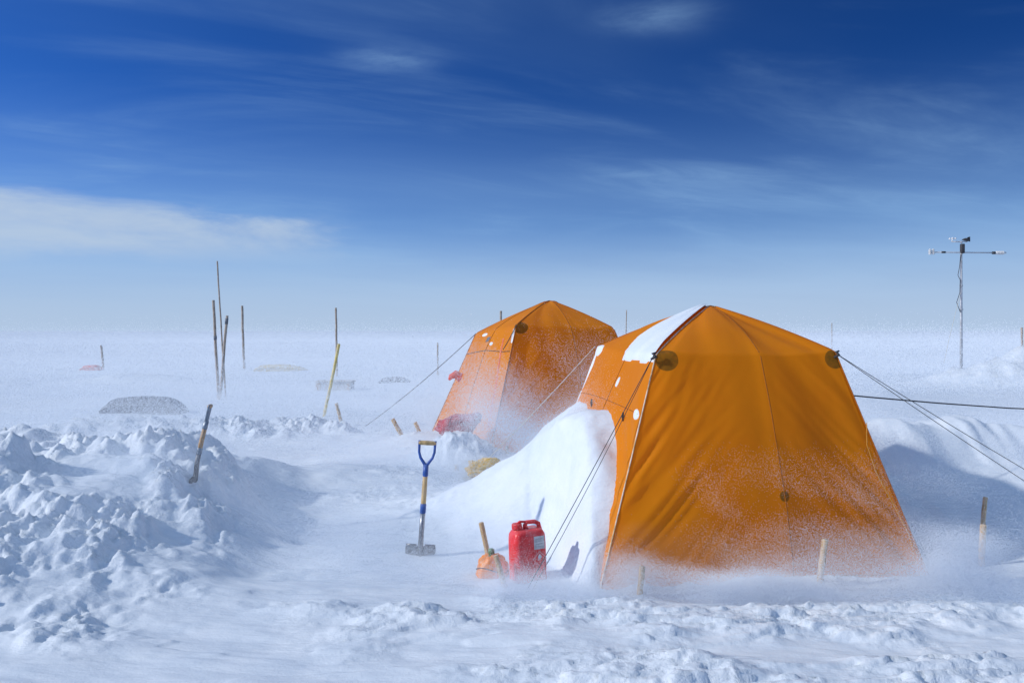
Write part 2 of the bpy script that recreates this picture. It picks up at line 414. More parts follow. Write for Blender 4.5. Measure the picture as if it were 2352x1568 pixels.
# ---------------------------------------------------------------- tents
TH=.62
class Tent:
    def __init__(s,base,hubs,apex,seed=0):
        s.b=[Vector(p) for p in base]; s.h=[Vector(p) for p in hubs]; s.a=Vector(apex)
        s.c=sum(s.b,Vector())/4; s.seed=seed
    def pole(s,k,t):
        b,h,a=s.b[k],s.h[k],s.a
        out=(b-s.c); out.z=0; out.normalize()
        if t<TH:
            u=t/TH; c=(b+h)/2-out*.005
            return b*(1-u)**2+c*2*u*(1-u)+h*u*u
        u=(t-TH)/(1-TH); c=(h+a)/2+out*.02+Vector((0,0,.032))
        return h*(1-u)**2+c*2*u*(1-u)+a*u*u
    def raw(s,k,q,t):
        k2=(k+1)%4
        A=s.pole(k,t); B=s.pole(k2,t); p=A.lerp(B,q)
        M0=(s.b[k]+s.b[k2])/2; Mh=(s.h[k]+s.h[k2])/2
        out=M0-s.c; out.z=0; out.normalize()
        tgt=Mh+out*.0+Vector((0,0,-.03))
        Cc=(tgt-M0*(1-TH)**2-s.a*TH*TH)/(2*TH*(1-TH))
        sm=M0*(1-t)**2+Cc*2*t*(1-t)+s.a*t*t
        mid=(A+B)/2
        ch=mid+out*.01*math.sin(math.pi*min(1,t/TH))*(t<TH)
        kk=.45
        return p+(sm*kk+ch*(1-kk)-mid)*(math.sin(math.pi*q)**1.1)
    def pt(s,k,q,t):
        p=s.raw(k,q,t); e=.01
        n=(s.raw(k,min(1,q+e),t)-s.raw(k,max(0,q-e),t)).cross(s.raw(k,q,min(.985,t+e))-s.raw(k,q,max(0,min(.985,t)-e)))
        if n.length<1e-9: n=Vector((0,0,1))
        n.normalize()
        if n.dot(p-Vector((s.c.x,s.c.y,p.z-.5)))<0: n=-n
        X=q*2.3; Z=t*2.4; sd=s.seed+k*7.3
        lft=max(0,1-q/.52)*min(1,q/.05); rgt=max(0,1-(1-q)/.5)*min(1,(1-q)/.05)
        vt=max(0,1-abs(t-.26)/.38)**.7
        def fold(a,b,fr,sdd):
            v=mn.noise(Vector((a*fr,b*.8,sdd))); v2=mn.noise(Vector((a*fr*2.4,b*1.5,sdd+3)))
            return (1-2.2*abs(v))*.6+.55*(1-2.2*abs(v2))-.3
        ang=.95-.35*q; a1=X*math.sin(ang)-Z*math.cos(ang); b1=X*math.cos(ang)+Z*math.sin(ang)
        w1=fold(a1,b1,5.0,sd)
        ang=.75-.2*(1-q); a2=X*math.sin(ang)+Z*math.cos(ang); b2=-X*math.cos(ang)+Z*math.sin(ang)
        w2=fold(a2,b2,4.0,sd+9)
        hx=abs(q-.16); w3=mn.noise(Vector(((X-Z*.35)*7,Z*1.4,sd+31)))*max(0,1-hx/.16)*max(0,1-abs(t-.48)/.16)
        big=mn.noise(Vector((X*1.1,Z*.8,sd+21)))+.4*mn.noise(Vector((X*2.6+Z*1.3,Z*1.2,sd+27)))
        seam=math.exp(-((q-.57)/.03)**2)
        belly=-math.exp(-((q-.80)/.15)**2)*max(0,1-abs(t-.33)/.33)
        edge=min(1,min(q,1-q)/.08)
        d=(.031*w1*lft*vt+.035*w2*rgt*vt+.020*w3+.036*big*edge*min(1,t/.05)+.006*seam+.055*belly)*(1 if t<.95 else max(0,(1-t)/.05))
        return p+n*d,n
    def canopy(s,nq=64,ntt=110):
        V=[];F=[];N=4*nq
        for j in range(ntt):
            t=j/ntt
            for k in range(4):
                for i in range(nq): V.append(s.pt(k,i/nq,t)[0])
        V.append(s.a.copy())
        for j in range(ntt-1):
            for i in range(N): F.append((j*N+i,j*N+(i+1)%N,(j+1)*N+(i+1)%N,(j+1)*N+i))
        for i in range(N): F.append(((ntt-1)*N+i,(ntt-1)*N+(i+1)%N,len(V)-1))
        m=MB(); m.add(V,F); return m
    def strip(s,k,pts,r,off=.004,seg=6,flat=None):
        P=[]
        for q,t in pts:
            p,n=s.pt(k,q,t); P.append(p+n*off)
        m=MB(); m.tube(P,r,seg,True,flat); return m
    def patch(s,k,inside,q0,q1,t0,t1,thick,n=46,seed=0,base=.003,rag=1.0):
        idx={};V=[];F=[]
        def val(i,j):
            q=q0+(q1-q0)*i/n; t=t0+(t1-t0)*j/n
            return inside(q,t)+rag*(.10*mn.noise(Vector((q*7,t*9,seed)))+.04*mn.noise(Vector((q*25,t*30,seed+4))))
        W=[[val(i,j) for j in range(n+1)] for i in range(n+1)]
        def g(i,j):
            if (i,j) in idx: return idx[(i,j)]
            q=q0+(q1-q0)*i/n; t=t0+(t1-t0)*j/n
            p,nn=s.pt(k,min(1,max(0,q)),t); w=max(0,min(1,W[i][j]*3.0))
            V.append(p+nn*(base+thick*math.sqrt(w)-(.006 if w<=0 else 0))); idx[(i,j)]=len(V)-1
            return idx[(i,j)]
        for i in range(n):
            for j in range(n):
                if max(W[i][j],W[i+1][j],W[i][j+1],W[i+1][j+1])>0: F.append((g(i,j),g(i+1,j),g(i+1,j+1),g(i,j+1)))
        m=MB(); m.add(V,F); return m
def lin(a,b,n): return [a+(b-a)*i/(n-1) for i in range(n)]
def sag(a,b,s,n=14):
    a=Vector(a);b=Vector(b); return [a.lerp(b,i/(n-1))-Vector((0,0,s*4*(i/(n-1))*(1-i/(n-1)))) for i in range(n)]

z0=-.03
T1=Tent([(.56,5.18,z0),(2.92,5.56,z0),(2.50,7.82,z0),(.195,7.45,z0)],
        [(1.02,5.65,1.53),(2.38,5.87,1.55),(2.07,7.34,1.55),(.77,7.13,1.56)],(1.62,6.5,1.91),1.0)
base1=Vector((1.53,6.5,0))
tent1=thing('dome_tent',base1,'orange four-sided dome tent with snowdrift banked on one wall','tent','orange camp tents')
p_spot=T1.pt(0,.57,.215)[0]
hubs=[(tuple(T1.h[0]+Vector((.075,-.0,-.035))),.088),(tuple(T1.h[1]+Vector((-.005,-.03,-.05))),.08)]
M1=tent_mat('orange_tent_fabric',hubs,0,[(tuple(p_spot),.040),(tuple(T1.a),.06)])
cn=mkobj('canopy',T1.canopy(84,130),M1,tent1,base1)
SEAM=simple_mat('dark_orange_seam',(.42,.12,.006),.9,0,.2,30,.1,.0)
PIPE=simple_mat('snowy_piping',(.80,.50,.22),.7,0,.3,18,.3,.5)
for k in range(4):
    o=T1.strip(k,[(.57,t) for t in lin(.01,.97,60)],.0024,.0004,6,(1.6,.4))
    mkobj('panel_seam',o,SEAM,tent1,base1)
for k in range(4):
    o=T1.strip(k,[(.0,t) for t in lin(.0,.985,60)],.005,.001,8)
    mkobj('pole_sleeve',o,PIPE if k==0 else SEAM,tent1,base1)
def roofsnow(q,t):
    r=(t-TH)/(1-TH)
    lo=.52-.32*max(0,r)**.7
    return min((q-lo)*1.6,(r+.06)*1.4,(1.0-r)*3,1)
mkobj('snow_patch',T1.patch(3,roofsnow,.05,1.0,.57,.985,.028,60,2,rag=.45),SNOW,tent1,base1)
def blob(cq,ct,rq,rt):
    return lambda q,t: .35*(1-math.sqrt(((q-cq)/rq)**2+((t-ct)/rt)**2))
for (cq,ct,rq,rt,sd) in [(.06,.61,.06,.018,5),(.03,.54,.02,.06,6),(.95,.452,.022,.012,8),(.02,.44,.02,.02,9),(.60,.52,.010,.014,12)]:
    mbp=T1.patch(3,blob(cq,ct,rq*1.2,rt*1.2),max(0,cq-rq*1.5),min(1,cq+rq*1.5),ct-rt*1.8,ct+rt*1.8,.004,26,sd,rag=.5)
    if mbp.f: mkobj('snow_patch',mbp,SNOW,tent1,base1)
mb=T1.strip(3,[(q,.455) for q in lin(.03,.97,30)],.004,.001,6,(1.5,.5)); mkobj('panel_seam',mb,SEAM,tent1,base1)
for q in(.42,.80):
    p,n=T1.pt(3,q,.43); mb=MB(); mb.tube([p+n*.01+Vector((0,0,.03)),p+n*.014,p+n*.012+Vector((0,0,-.035))],[.006,.009,.005],8); mkobj('toggle',mb,CORD,tent1,base1)
def line(a,b,s,mat,r=.003,par=tent1,base=base1,name='guy_line'):
    mb=MB(); mb.tube(sag(a,b,s),r,6); return mkobj(name,mb,mat,par,base)
def hz(x,y,d=0): return (x,y,h1(x,y)+d)
hub=T1.h
line(hub[0]+Vector((-.02,-.03,.0)),hz(.10,5.2),.01,CORD,.0026)
line(hub[0]+Vector((-.02,-.03,.0)),hz(.14,5.22),.035,CORD,.002)
line(hub[1]+Vector((.0,0,-.01)),hz(4.6,5.6),.02,CORD,.0026)
line(hub[1]+Vector((.0,0,-.01)),hz(4.95,5.8),.03,CORD,.0026)
line(hub[3]+Vector((-.03,0,0)),hz(-.38,9.1,.02),.02,CORDL,.003)
for hb,dx in((hub[0],(-.02,-.03,0)),(hub[1],(.008,-.012,-.015))):
    mb=MB(); p=hb+Vector(dx)
    mb.tube([p+Vector((-.02,0,-.03)),p+Vector((.012,-.01,-.01)),p+Vector((-.008,-.012,.012)),p+Vector((.016,0,.018))],[.008,.013,.012,.007],8)
    mkobj('hub_strap',mb,CORD,tent1,base1)
e=[T1.pole(1,t) for t in (.42,.36,.28,.2,.12,.05)]
pts=[p+Vector((-.05*math.sin(i*1.1)-.02*i,-.04,0)) for i,p in enumerate(e)]
pts.append(Vector((2.5,5.38,.05))); pts.append(Vector((2.2,5.38,.05)))
mb=MB(); mb.tube(pts,.003,6); mkobj('slack_cord',mb,CORDY,tent1,base1)

# rear tent
zb=.16
T2=Tent([(-.28,9.8,zb),(2.05,10.72,zb),(1.13,13.02,zb),(-1.22,12.1,zb)],
        [(.06,10.4,1.78),(1.39,10.92,1.74),(.80,12.4,1.72),(-.54,11.9,1.66)],(.54,11.42,2.14),5.0)
base2=Vector((.4,11.4,h1(.4,11.4)))
tent2=thing('dome_tent',base2,'orange dome tent veiled by blowing snow with red door zip','tent','orange camp tents')
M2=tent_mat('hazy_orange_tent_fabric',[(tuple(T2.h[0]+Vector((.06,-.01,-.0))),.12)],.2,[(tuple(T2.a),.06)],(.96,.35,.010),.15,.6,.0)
mkobj('canopy',T2.canopy(50,80),M2,tent2,base2)
for k in range(4):
    o=T2.strip(k,[(.55,t) for t in lin(.01,.97,40)],.004,.001,6,(1.6,.5)); mkobj('panel_seam',o,SEAM,tent2,base2)
for k in range(4): mkobj('pole_sleeve',T2.strip(k,[(.0,t) for t in lin(.0,.985,40)],.008,.001,8),SEAM,tent2,base2)
mkobj('door_zip',T2.strip(3,[(.86-.12*math.sin((t-.15)*3.5)+.05,t) for t in lin(.12,.56,24)],.009,.003,6,(1.8,.5)),ZIPR,tent2,base2)
mkobj('panel_seam',T2.strip(3,[(q,.49) for q in lin(.03,.97,24)],.005,.002,6),CORD,tent2,base2)
for (cq,ct,rq,rt,sd) in [(.30,.60,.05,.009,25),(.97,.57,.016,.03,26),(.6,.53,.02,.008,28)]:
    mbp=T2.patch(3,blob(cq,ct,rq*1.3,rt*1.3),max(0,cq-rq*1.6),min(1,cq+rq*1.6),ct-rt*1.8,ct+rt*1.8,.006,24,sd,rag=.6)
    if mbp.f: mkobj('snow_patch',mbp,SNOW,tent2,base2)
mb=T2.patch(3,lambda q,t:.3,.44,.52,.545,.575,.0,6,0,.006); mkobj('vent',mb,DARKF,tent2,base2)
p,n=T2.pt(3,.16,.34)
mb=MB(); mb.tube([p,p+n*.09+Vector((0,0,.02)),p+n*.16+Vector((0,0,-.04)),p+n*.19+Vector((0,0,-.10))],[.07,.06,.04,.015],14); mkobj('ventilation_sleeve',mb,REDP,tent2,base2)
line(T2.h[3],hz(-2.63,14.3),.05,CORD,.005,tent2,base2)
line(T2.h[0]+Vector((0,-.02,0)),T2.pt(3,.9,.5)[0]+Vector((-.05,-.05,0)),.01,CORD,.006,tent2,base2)

# ---------------------------------------------------------------- canes and stakes
def cane(base,top,r,mat,label,name='bamboo_stake',cat='stake',group='wooden tent stakes',bury=.12,tape=None,seg=12):
    b=Vector(base); tp=Vector(top); d=(tp-b).normalized(); L=(tp-b).length
    b0=b-d*bury; n=max(10,int((L+bury)/.05)); P=[];R=[]
    nd=max(.16,L/9)
    for i in range(n+1):
        u=i/n; s=(L+bury)*u
        P.append(b0+d*s+Vector((mn.noise(Vector((s*2,base[0],1))),mn.noise(Vector((s*2,base[0],5))),0))*r*.35)
        k=1+.10*math.exp(-((s%nd-nd/2)/.015)**2)
        R.append(r*k*(1.04-.1*u))
    P.append(P[-1]+d*r*.15); R.append(r*.75)
    mb=MB(); mb.tube(P,R,seg)
    if tape is None:
        o=mkobj(name,mb,mat,None,b); tag(o,label,cat,group); autosmooth(o); return o
    e=thing(name,b,label,cat,group)
    o=mkobj('shaft',mb,mat,e,b); autosmooth(o)
    t0,t1=tape; mb=MB(); mb.tube([b+d*L*t0,b+d*L*(t0+t1)/2,b+d*L*t1],[r*1.18]*3,seg); mkobj('tape_band',mb,DARKF,e,b)
    return e
def gz(x,y): return h1(x,y)
st=[((-.15,5.75),(-.223,5.75,.317),.019,'pale wooden stake leaning beside an orange bag'),
    ((-.046,5.28),(-.106,5.30,.208),.019,'short wooden stake leaning in front of an orange bag'),
    ((.812,5.06),(.832,5.06,.205),.019,'short wooden stake in front of the tent corner'),
    ((2.06,5.33),(2.095,5.33,.307),.021,'upright wooden stake before the tent wall'),
    ((3.40,5.76),(3.41,5.76,.30),.022,'wooden stake standing in shaded snow'),
    ((3.66,6.2),(3.745,6.3,.385),.018,'wooden stake standing beside the snow bank'),
    ((-1.58,11.4),(-1.71,11.4,.44),.030,'wooden stake leaning near the rear tent'),
    ((-3.06,14.3),(-3.15,14.3,.40),.030,'wooden stake at the end of a guy line'),
    ((-1.34,11.6),(-1.41,11.6,.37),.028,'short wooden stake by the rear tent'),
    ((-.62,9.0),(-.63,9.0,.19),.025,'snow-capped wooden stake stub'),
    ((-.06,9.7),(-.06,9.7,.30),.02,'thin wooden stake by the rear tent')]
for (bx,by),tp,r,lb in st:
    cane((bx,by,gz(bx,by)),tp,r,WOOD,lb)
fl=[((-7.37,20),(-7.50,20,2.47),.034,WOODF,'weathered bamboo marker pole standing in a cluster',(.6,.64)),
    ((-7.30,20.3),(-7.48,20.2,3.47),.020,WOODF,'very tall thin cane marker in a cluster',None),
    ((-7.26,19.8),(-7.12,19.9,2.08),.034,WOODF,'leaning bamboo marker pole with dark taped top',(.90,.97)),
    ((-11.6,34.5),(-11.7,34.5,2.79),.05,WOODF,'lone bamboo marker pole on open snow',None),
    ((-6.60,30),(-6.63,30,2.57),.04,WOODF,'dark bamboo marker pole behind a yellow one',None),
    ((-17.7,34.5),(-17.8,34.5,1.08),.045,WOODF,'short marker cane beside a red sled',None),
    ((-2.8,30),(-2.8,30,1.25),.03,WOODF,'short marker cane beyond a guy line',None),
    ((5.7,40),(5.75,40,2.75),.025,WOODF,'distant thin marker cane',None),
    ((24.1,60),(24.1,60,2.3),.03,WOODF,'distant thin marker cane',None),
    ((22.45,35),(22.4,35,1.85),.045,WOODF,'marker cane beside a heap of snow',None),
    ((-.28,20),(-.28,20,2.2),.03,WOODF,'marker cane just showing above the rear tent',None)]
for (bx,by),tp,r,mt,lb,tape in fl:
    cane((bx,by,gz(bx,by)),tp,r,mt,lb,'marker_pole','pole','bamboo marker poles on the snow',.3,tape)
cane((-3.75,15.9,gz(-3.75,15.9)),(-3.45,15.9,1.44),.030,YEL,'yellow painted pole leaning in the snow','marker_pole','pole','bamboo marker poles on the snow',.3)

# ---------------------------------------------------------------- shovels
def shovel(base,top,spin,label,blademat,shaftmat,yokemat,th=1.0):
    b=Vector(base); z=(Vector(top)-b).normalized(); L=(Vector(top)-b).length
    x=Vector((math.cos(spin),math.sin(spin),0)); x=(x-z*x.dot(z)).normalized(); y=z.cross(x)
    M=Matrix((x,y,z)).transposed().to_4x4(); M.translation=b
    k=L/.85
    e=thing('shovel',b,label,'shovel','snow shovels')
    V=[];F=[];nx_,nz_=16,18
    for side in(0,1):
        for j in range(nz_+1):
            zz=-.20+.315*j/nz_
            for i in range(nx_+1):
                u=-1+2*i/nx_
                w=.108*(1-.10*max(0,(.02-zz)/.22)**2)
                yy=.030*u*u-.018+ .25*(zz-.1)**2 -(.012*math.exp(-(u/.16)**2)*float(sst(-.12,.08,zz)))
                if j==nz_: yy-=.02
                V.append(Vector((u*w*(1 if j<nz_ else .98),yy+(.0022 if side else 0)-.04*(zz<0)*abs(zz),zz-.012*(abs(u)>.9)*(j==nz_))))
    n0=(nx_+1)*(nz_+1)
    for j in range(nz_):
        for i in range(nx_):
            a=j*(nx_+1)+i
            F.append((a,a+1,a+nx_+2,a+nx_+1)); a+=n0; F.append((a+nx_+1,a+nx_+2,a+1,a))
    for j in range(nz_):
        for i in(0,nx_):
            a=j*(nx_+1)+i; F.append((a,a+nx_+1,a+nx_+1+n0,a+n0))
    for i in range(nx_):
        for j in(0,nz_):
            a=j*(nx_+1)+i; F.append((a,a+1,a+1+n0,a+n0))
    mb=MB(); mb.add(V,F)
    mb.tube([(-.104,.0,.113),(-.03,-.012,.116)],.006,8); mb.tube([(.104,.0,.113),(.03,-.012,.116)],.006,8)
    mb.tube([(0,-.016,-.02),(0,-.022,.08),(0,-.016,.16),(0,-.004,.24),(0,0,.34)],[.007,.021*th,.019*th,.0185*th,.0185*th],12)
    mb.xf(M@Matrix.Scale(k,4)); mkobj('blade',mb,blademat,e,b)
    mb=MB(); mb.tube([(0,0,.338),(0,0,.345),(0,0,.40),(0,0,.407)],[.0185*th,.0215*th,.0215*th,.0185*th],14); mb.xf(M@Matrix.Scale(k,4)); mkobj('collar',mb,yokemat,e,b)
    mb=MB(); mb.tube([(0,0,.33),(0,.002,.48),(0,0,.65)],[.0175*th,.0185*th,.0175*th],14); mb.xf(M@Matrix.Scale(k,4)); mkobj('shaft',mb,shaftmat,e,b)
    mb=MB(); mb.tube([(0,0,.60),(0,0,.61),(0,0,.69)],[.017*th,.0205*th,.019*th],12)
    for sg in(-1,1):
        mb.tube([(0,0,.675),(sg*.018,0,.70),(sg*.043,0,.735),(sg*.055,0,.775),(sg*.057,0,.845),(sg*.057,0,.858)],[.014*th,.012*th,.0105*th,.0095*th,.0095*th,.010*th],10)
    mb.xf(M@Matrix.Scale(k,4)); mkobj('yoke',mb,yokemat,e,b)
    mb=MB(); mb.tube([(-.063,0,.842),(-.05,0,.842),(0,0,.842),(.05,0,.842),(.063,0,.842)],[.013*th,.0155*th,.017*th,.0155*th,.013*th],14); mb.xf(M@Matrix.Scale(k,4)); mkobj('grip',mb,shaftmat,e,b)
    return e
gs0=gz(-.7,6.04)
shovel((-.70,6.04,min(gs0,0)-.04),(-.645,6.08,.855),math.radians(4),'D-handled shovel with blue yoke standing upright in snow',STEEL,ASH,BLUE)
sz=gz(-2.62,6.5)
shovel((-2.62,6.5,min(sz,.46)-.03),(-2.475,6.53,1.09),math.radians(100),'shovel with black blade stuck edge-on into rough snow heap',BLACK,ASHR,simple_mat('scuffed_blue_grey',(.22,.27,.33),.4,.5,.3,40,.1,.3),1.3)

# ---------------------------------------------------------------- jerry can
def rrect(w,d,r,n=6):
    pts=[]
    for cx,cy,a0 in((w/2-r,d/2-r,0),(-w/2+r,d/2-r,90),(-w/2+r,-d/2+r,180),(w/2-r,-d/2+r,270)):
        for i in range(n+1):
            a=math.radians(a0+90*i/n); pts.append((cx+r*math.cos(a),cy+r*math.sin(a)))
    return pts
jb=Vector((.112,5.42,-.04))
JM=Matrix.Translation(jb)@Matrix.Rotation(math.radians(24),4,'Z')@Matrix.Rotation(math.radians(-2),4,'Y')
jc=thing('jerry_can',jb,'red plastic jerry can with white label and flame hazard diamond','jerry can')
mb=MB(); R=[]
prof=[(0,.90),(.008,.96),(.03,1),(.10,1),(.105,.985),(.113,.985),(.118,1),(.30,1),(.345,.985),(.37,.93),(.39,.82),(.402,.66)]
for z,s in prof:
    pts=rrect(.235*s if z<.36 else .235*(s+.03),.155*s,.035*s+.004)
    R.append([Vector((x,y,z)) for x,y in pts])
mb.rings(R); mb.xf(JM); bo=mkobj('body',mb,RED,jc,jb); autosmooth(bo,50)
mb=MB()
mb.tube([(-.005,0,.385),(-.012,0,.425),(.0,0,.442),(.06,0,.440),(.088,0,.425),(.10,0,.37)],[.017,.0155,.0145,.0145,.0155,.018],12)
mb.xf(JM); mkobj('handle',mb,RED,jc,jb)
mb=MB(); mb.tube([(-.066,0,.37),(-.068,0,.405),(-.072,0,.412)],[.034,.031,.028],18); mb.xf(JM); mkobj('spout_neck',mb,RED,jc,jb)
mb=MB();n=36;rr=[]
for z,f in((.408,1),(.412,1.03),(.438,1.0),(.443,.9)):
    rr.append([Vector((-.072+ (.033+(.0018 if i%2 else 0))*f*math.cos(2*math.pi*i/n),(.033+(.0018 if i%2 else 0))*f*math.sin(2*math.pi*i/n),z)) for i in range(n)])
mb.rings(rr)
mb.tube([(-.072,0,.44),(-.05,0,.452),(-.01,0,.447)],[.008,.009,.008],8)
mb.xf(JM); mkobj('cap',mb,RED,jc,jb,False)
def plate(cx,cz,w,h,y,mat,name,th=.002,rot=0,poly=None):
    mb=MB()
    if poly is None: poly=[(-w/2,-h/2),(w/2,-h/2),(w/2,h/2),(-w/2,h/2)]
    c,s=math.cos(rot),math.sin(rot); P=[(cx+a*c-b*s,cz+a*s+b*c) for a,b in poly]
    n=len(P)
    V=[Vector((a,y,b)) for a,b in P]+[Vector((a,y-th,b)) for a,b in P]
    F=[tuple(range(n,2*n)),tuple(reversed(range(n)))]+[(i,(i+1)%n,n+(i+1)%n,n+i) for i in range(n)]
    mb.add(V,F); mb.xf(JM); return mkobj(name,mb,mat,jc,jb,False)
plate(.055,.315,.078,.088,-.0768,PAPER,'label',.0015)
for i in range(4): plate(.052-.004*(i%2),.340-.017*i,.050+.008*(i%2),.003,-.0785,PRINT,'label_print',.0006)
def dia(R_): return [(0,-R_),(R_,0),(0,R_),(-R_,0)]
mb=MB()
o4=[Vector((.055+a,-.0775,.205+b)) for a,b in dia(.052)]; i4=[Vector((.055+a,-.0775,.205+b)) for a,b in dia(.047)]
V=o4+i4+[v+Vector((0,-.001,0)) for v in o4+i4]
F=[(i,(i+1)%4,4+(i+1)%4,4+i) for i in range(4)]+[(8+i,8+(i+1)%4,12+(i+1)%4,12+i) for i in range(4)]+[(i,(i+1)%4,8+(i+1)%4,8+i) for i in range(4)]+[(4+i,4+(i+1)%4,12+(i+1)%4,12+i) for i in range(4)]
mb.add(V,F); mb.xf(JM); mkobj('hazard_diamond',mb,REDLITE,jc,jb,False)
flame=[(-.004,-.016),(.006,-.016),(.013,-.009),(.014,0),(.010,.008),(.008,.002),(.006,.010),(.001,.021),(-.001,.010),(-.006,.014),(-.006,.004),(-.011,.004),(-.013,-.006),(-.010,-.013)]
plate(.055,.222,1,1,-.0775,WHITEP,'flame_mark',.001,0,flame)
plate(.055,.200,.026,.0025,-.0775,WHITEP,'flame_mark',.001)

# ---------------------------------------------------------------- soft bags
def softbag(name,c,rx,ry,rz,mat,label,cat,rot=0,seed=0,amp=.12,sq=2.6,tip=None):
    c=Vector(c); M=Matrix.Translation(c)@Matrix.Rotation(rot,4,'Z')
    V=[];F=[];nu,nv=44,26
    for j in range(nv+1):
        ph=-math.pi/2+math.pi*j/nv
        for i in range(nu):
            th=2*math.pi*i/nu
            def sp(v,p): return math.copysign(abs(v)**(2/p),v)
            d=Vector((sp(math.cos(ph),sq)*sp(math.cos(th),sq),sp(math.cos(ph),sq)*sp(math.sin(th),sq),sp(math.sin(ph),sq)))
            w=1+amp*mn.noise(d*2.2+Vector((seed,0,0)))+amp*.5*mn.noise(Vector((d.x*7,d.y*3,d.z*3+seed)))
            p=Vector((d.x*rx*w,d.y*ry*w,d.z*rz*w+rz*.85))
            if tip: p.z+=tip*max(0,d.x)**3; p.z*= 1-.25*max(0,-d.x)
            V.append(p)
    for j in range(nv):
        for i in range(nu): F.append((j*nu+i,j*nu+(i+1)%nu,(j+1)*nu+(i+1)%nu,(j+1)*nu+i))
    mb=MB(); mb.add(V,F); mb.xf(M)
    e=thing(name,c,label,cat); mkobj('body',mb,mat,e,c)
    return e,M,c
e,M,c=softbag('dry_bag',(-.135,5.50,-.04),.108,.085,.108,OBAG,'round orange bag with green neck slumped against a stake','bag',.2,3,.16,2.3)
mb=MB(); pts=[(.112*math.cos(a),.089*math.sin(a),.107+.02*math.sin(a*2)) for a in lin(0,2*math.pi,40)]; mb.tube(pts,.003,8,False,(1,1)); mb.xf(M); mkobj('strap',mb,CORD,e,c)
mb=MB(); mb.tube([(-.005,0,.185),(-.008,0,.205),(-.008,0,.208),(-.008,0,.235),(-.008,0,.24)],[.026,.018,.023,.021,.014],14); mb.xf(M); mkobj('neck',mb,GREEN,e,c)
e,M,c=softbag('duffel_bag',(-.66,9.80,gz(-.66,9.80)-.02),.27,.15,.135,REDF,'dark red duffel bag half buried beside the rear tent','bag',-.1,9,.16,2.6,.12)
mb=MB(); mb.tube([(-.1,-.15,.12),(-.05,-.18,.24),(.05,-.18,.24),(.1,-.15,.12)],.012,8,True,(1.6,.6)); mb.xf(M); mkobj('carry_strap',mb,REDF,e,c)
ygz=gz(-.30,8.5)
e,M,c=softbag('rope_bag',(-.28,8.5,ygz+.03),.20,.11,.11,YBAG,'yellow bag dusted with snow beside the drift','bag',.15,14,.3,2.4,-.04)
mb=MB(); mb.tube([(.05,-.1,.05),(.15,-.13,.11),(.26,-.1,.05),(.33,-.12,.04),(.28,-.05,.07),(.18,-.06,.13)],.015,8); mb.xf(M); mkobj('rope_loop',mb,YBAG,e,c)

def sled(name,x0,x1,y,w,h,mat,label,nose=.35,rimmat=None,g=None):
    zb_=gz((x0+x1)/2,y)-.03; c=Vector(((x0+x1)/2,y,zb_)); L=x1-x0; R=[]
    n=30
    for i in range(n+1):
        u=i/n; s=(1-max(0,(u-(1-nose))/nose)**2.2)**.5 if u<1 else .02
        s=max(s,.03); s2=min(1,.55+u*4)
        hh=h*s*(.82+.18*math.sin(math.pi*u))*s2; ww=w*(.75+.25*s)*.5
        ring=[]
        for k in range(17):
            a=math.pi*k/16
            ring.append(Vector((x0+L*u,y-ww*math.copysign(abs(math.cos(a))**.6,math.cos(a)),zb_-.05+(hh+.05)*math.sin(a)**.5)))
        R.append(ring)
    mb=MB(); mb.rings(R)
    e=thing(name,c,label,'sled',g); o=mkobj('hull',mb,mat,e,c); autosmooth(o,60)
    mb=MB(); rim=[r[2]+Vector((0,-.02,0)) for r in R]; mb.tube(rim,.018,6); mkobj('rim',mb,rimmat or mat,e,c)
    return e
sled('pulk_sled',-8.45,-6.8,16.6,.6,.38,GREYT,'dark grey overturned pulk sled paled for haze, dusted with snow',.3,GREYT,'cargo sleds on the snow')
sled('pulk_sled',-10.9,-8.7,34,.8,.30,YSLED,'long pale yellow sled paled for haze on open snow',.6,YSLED,'cargo sleds on the snow')
sled('pulk_sled',-18.4,-17.6,34.2,.6,.24,REDP,'small red sled beside a short marker cane',.4,REDP,'cargo sleds on the snow')
sled('pulk_sled',-4.3,-3.3,26,.8,.19,GREYT,'low grey sled nearly buried in drifted snow',.5,GREYT,'cargo sleds on the snow')
def bevbox(mb,cx,cy,cz,sx,sy,sz,b=.01):
    R=[]
    for z,s in((-sz/2,-b),(-sz/2+b,0),(sz/2-b,0),(sz/2,-b)):
        R.append([Vector((cx+x,cy+y_,cz+z)) for x,y_ in rrect(sx+2*s,sy+2*s,max(b+s,.002),2)])
    mb.rings(R)
cb=Vector((-5.1,23,gz(-5.1,23)-.01))
e=thing('supply_crate',cb,'pale low supply crate with drift snow on its lid','crate')
mb=MB(); bevbox(mb,-5.1,23,cb.z+.11,1.0,.5,.24); mkobj('box',mb,CARD,e,cb,False)
mb=MB(); bevbox(mb,-5.1,23,cb.z+.252,1.06,.56,.04); mkobj('lid',mb,CARD,e,cb,False)
mb=MB(); bevbox(mb,-5.53,22.74,cb.z+.11,.14,.03,.22); mkobj('batten',mb,CARDW,e,cb,False)
mb=MB(); bevbox(mb,-4.67,22.74,cb.z+.11,.06,.03,.22); mkobj('batten',mb,CARDW,e,cb,False)

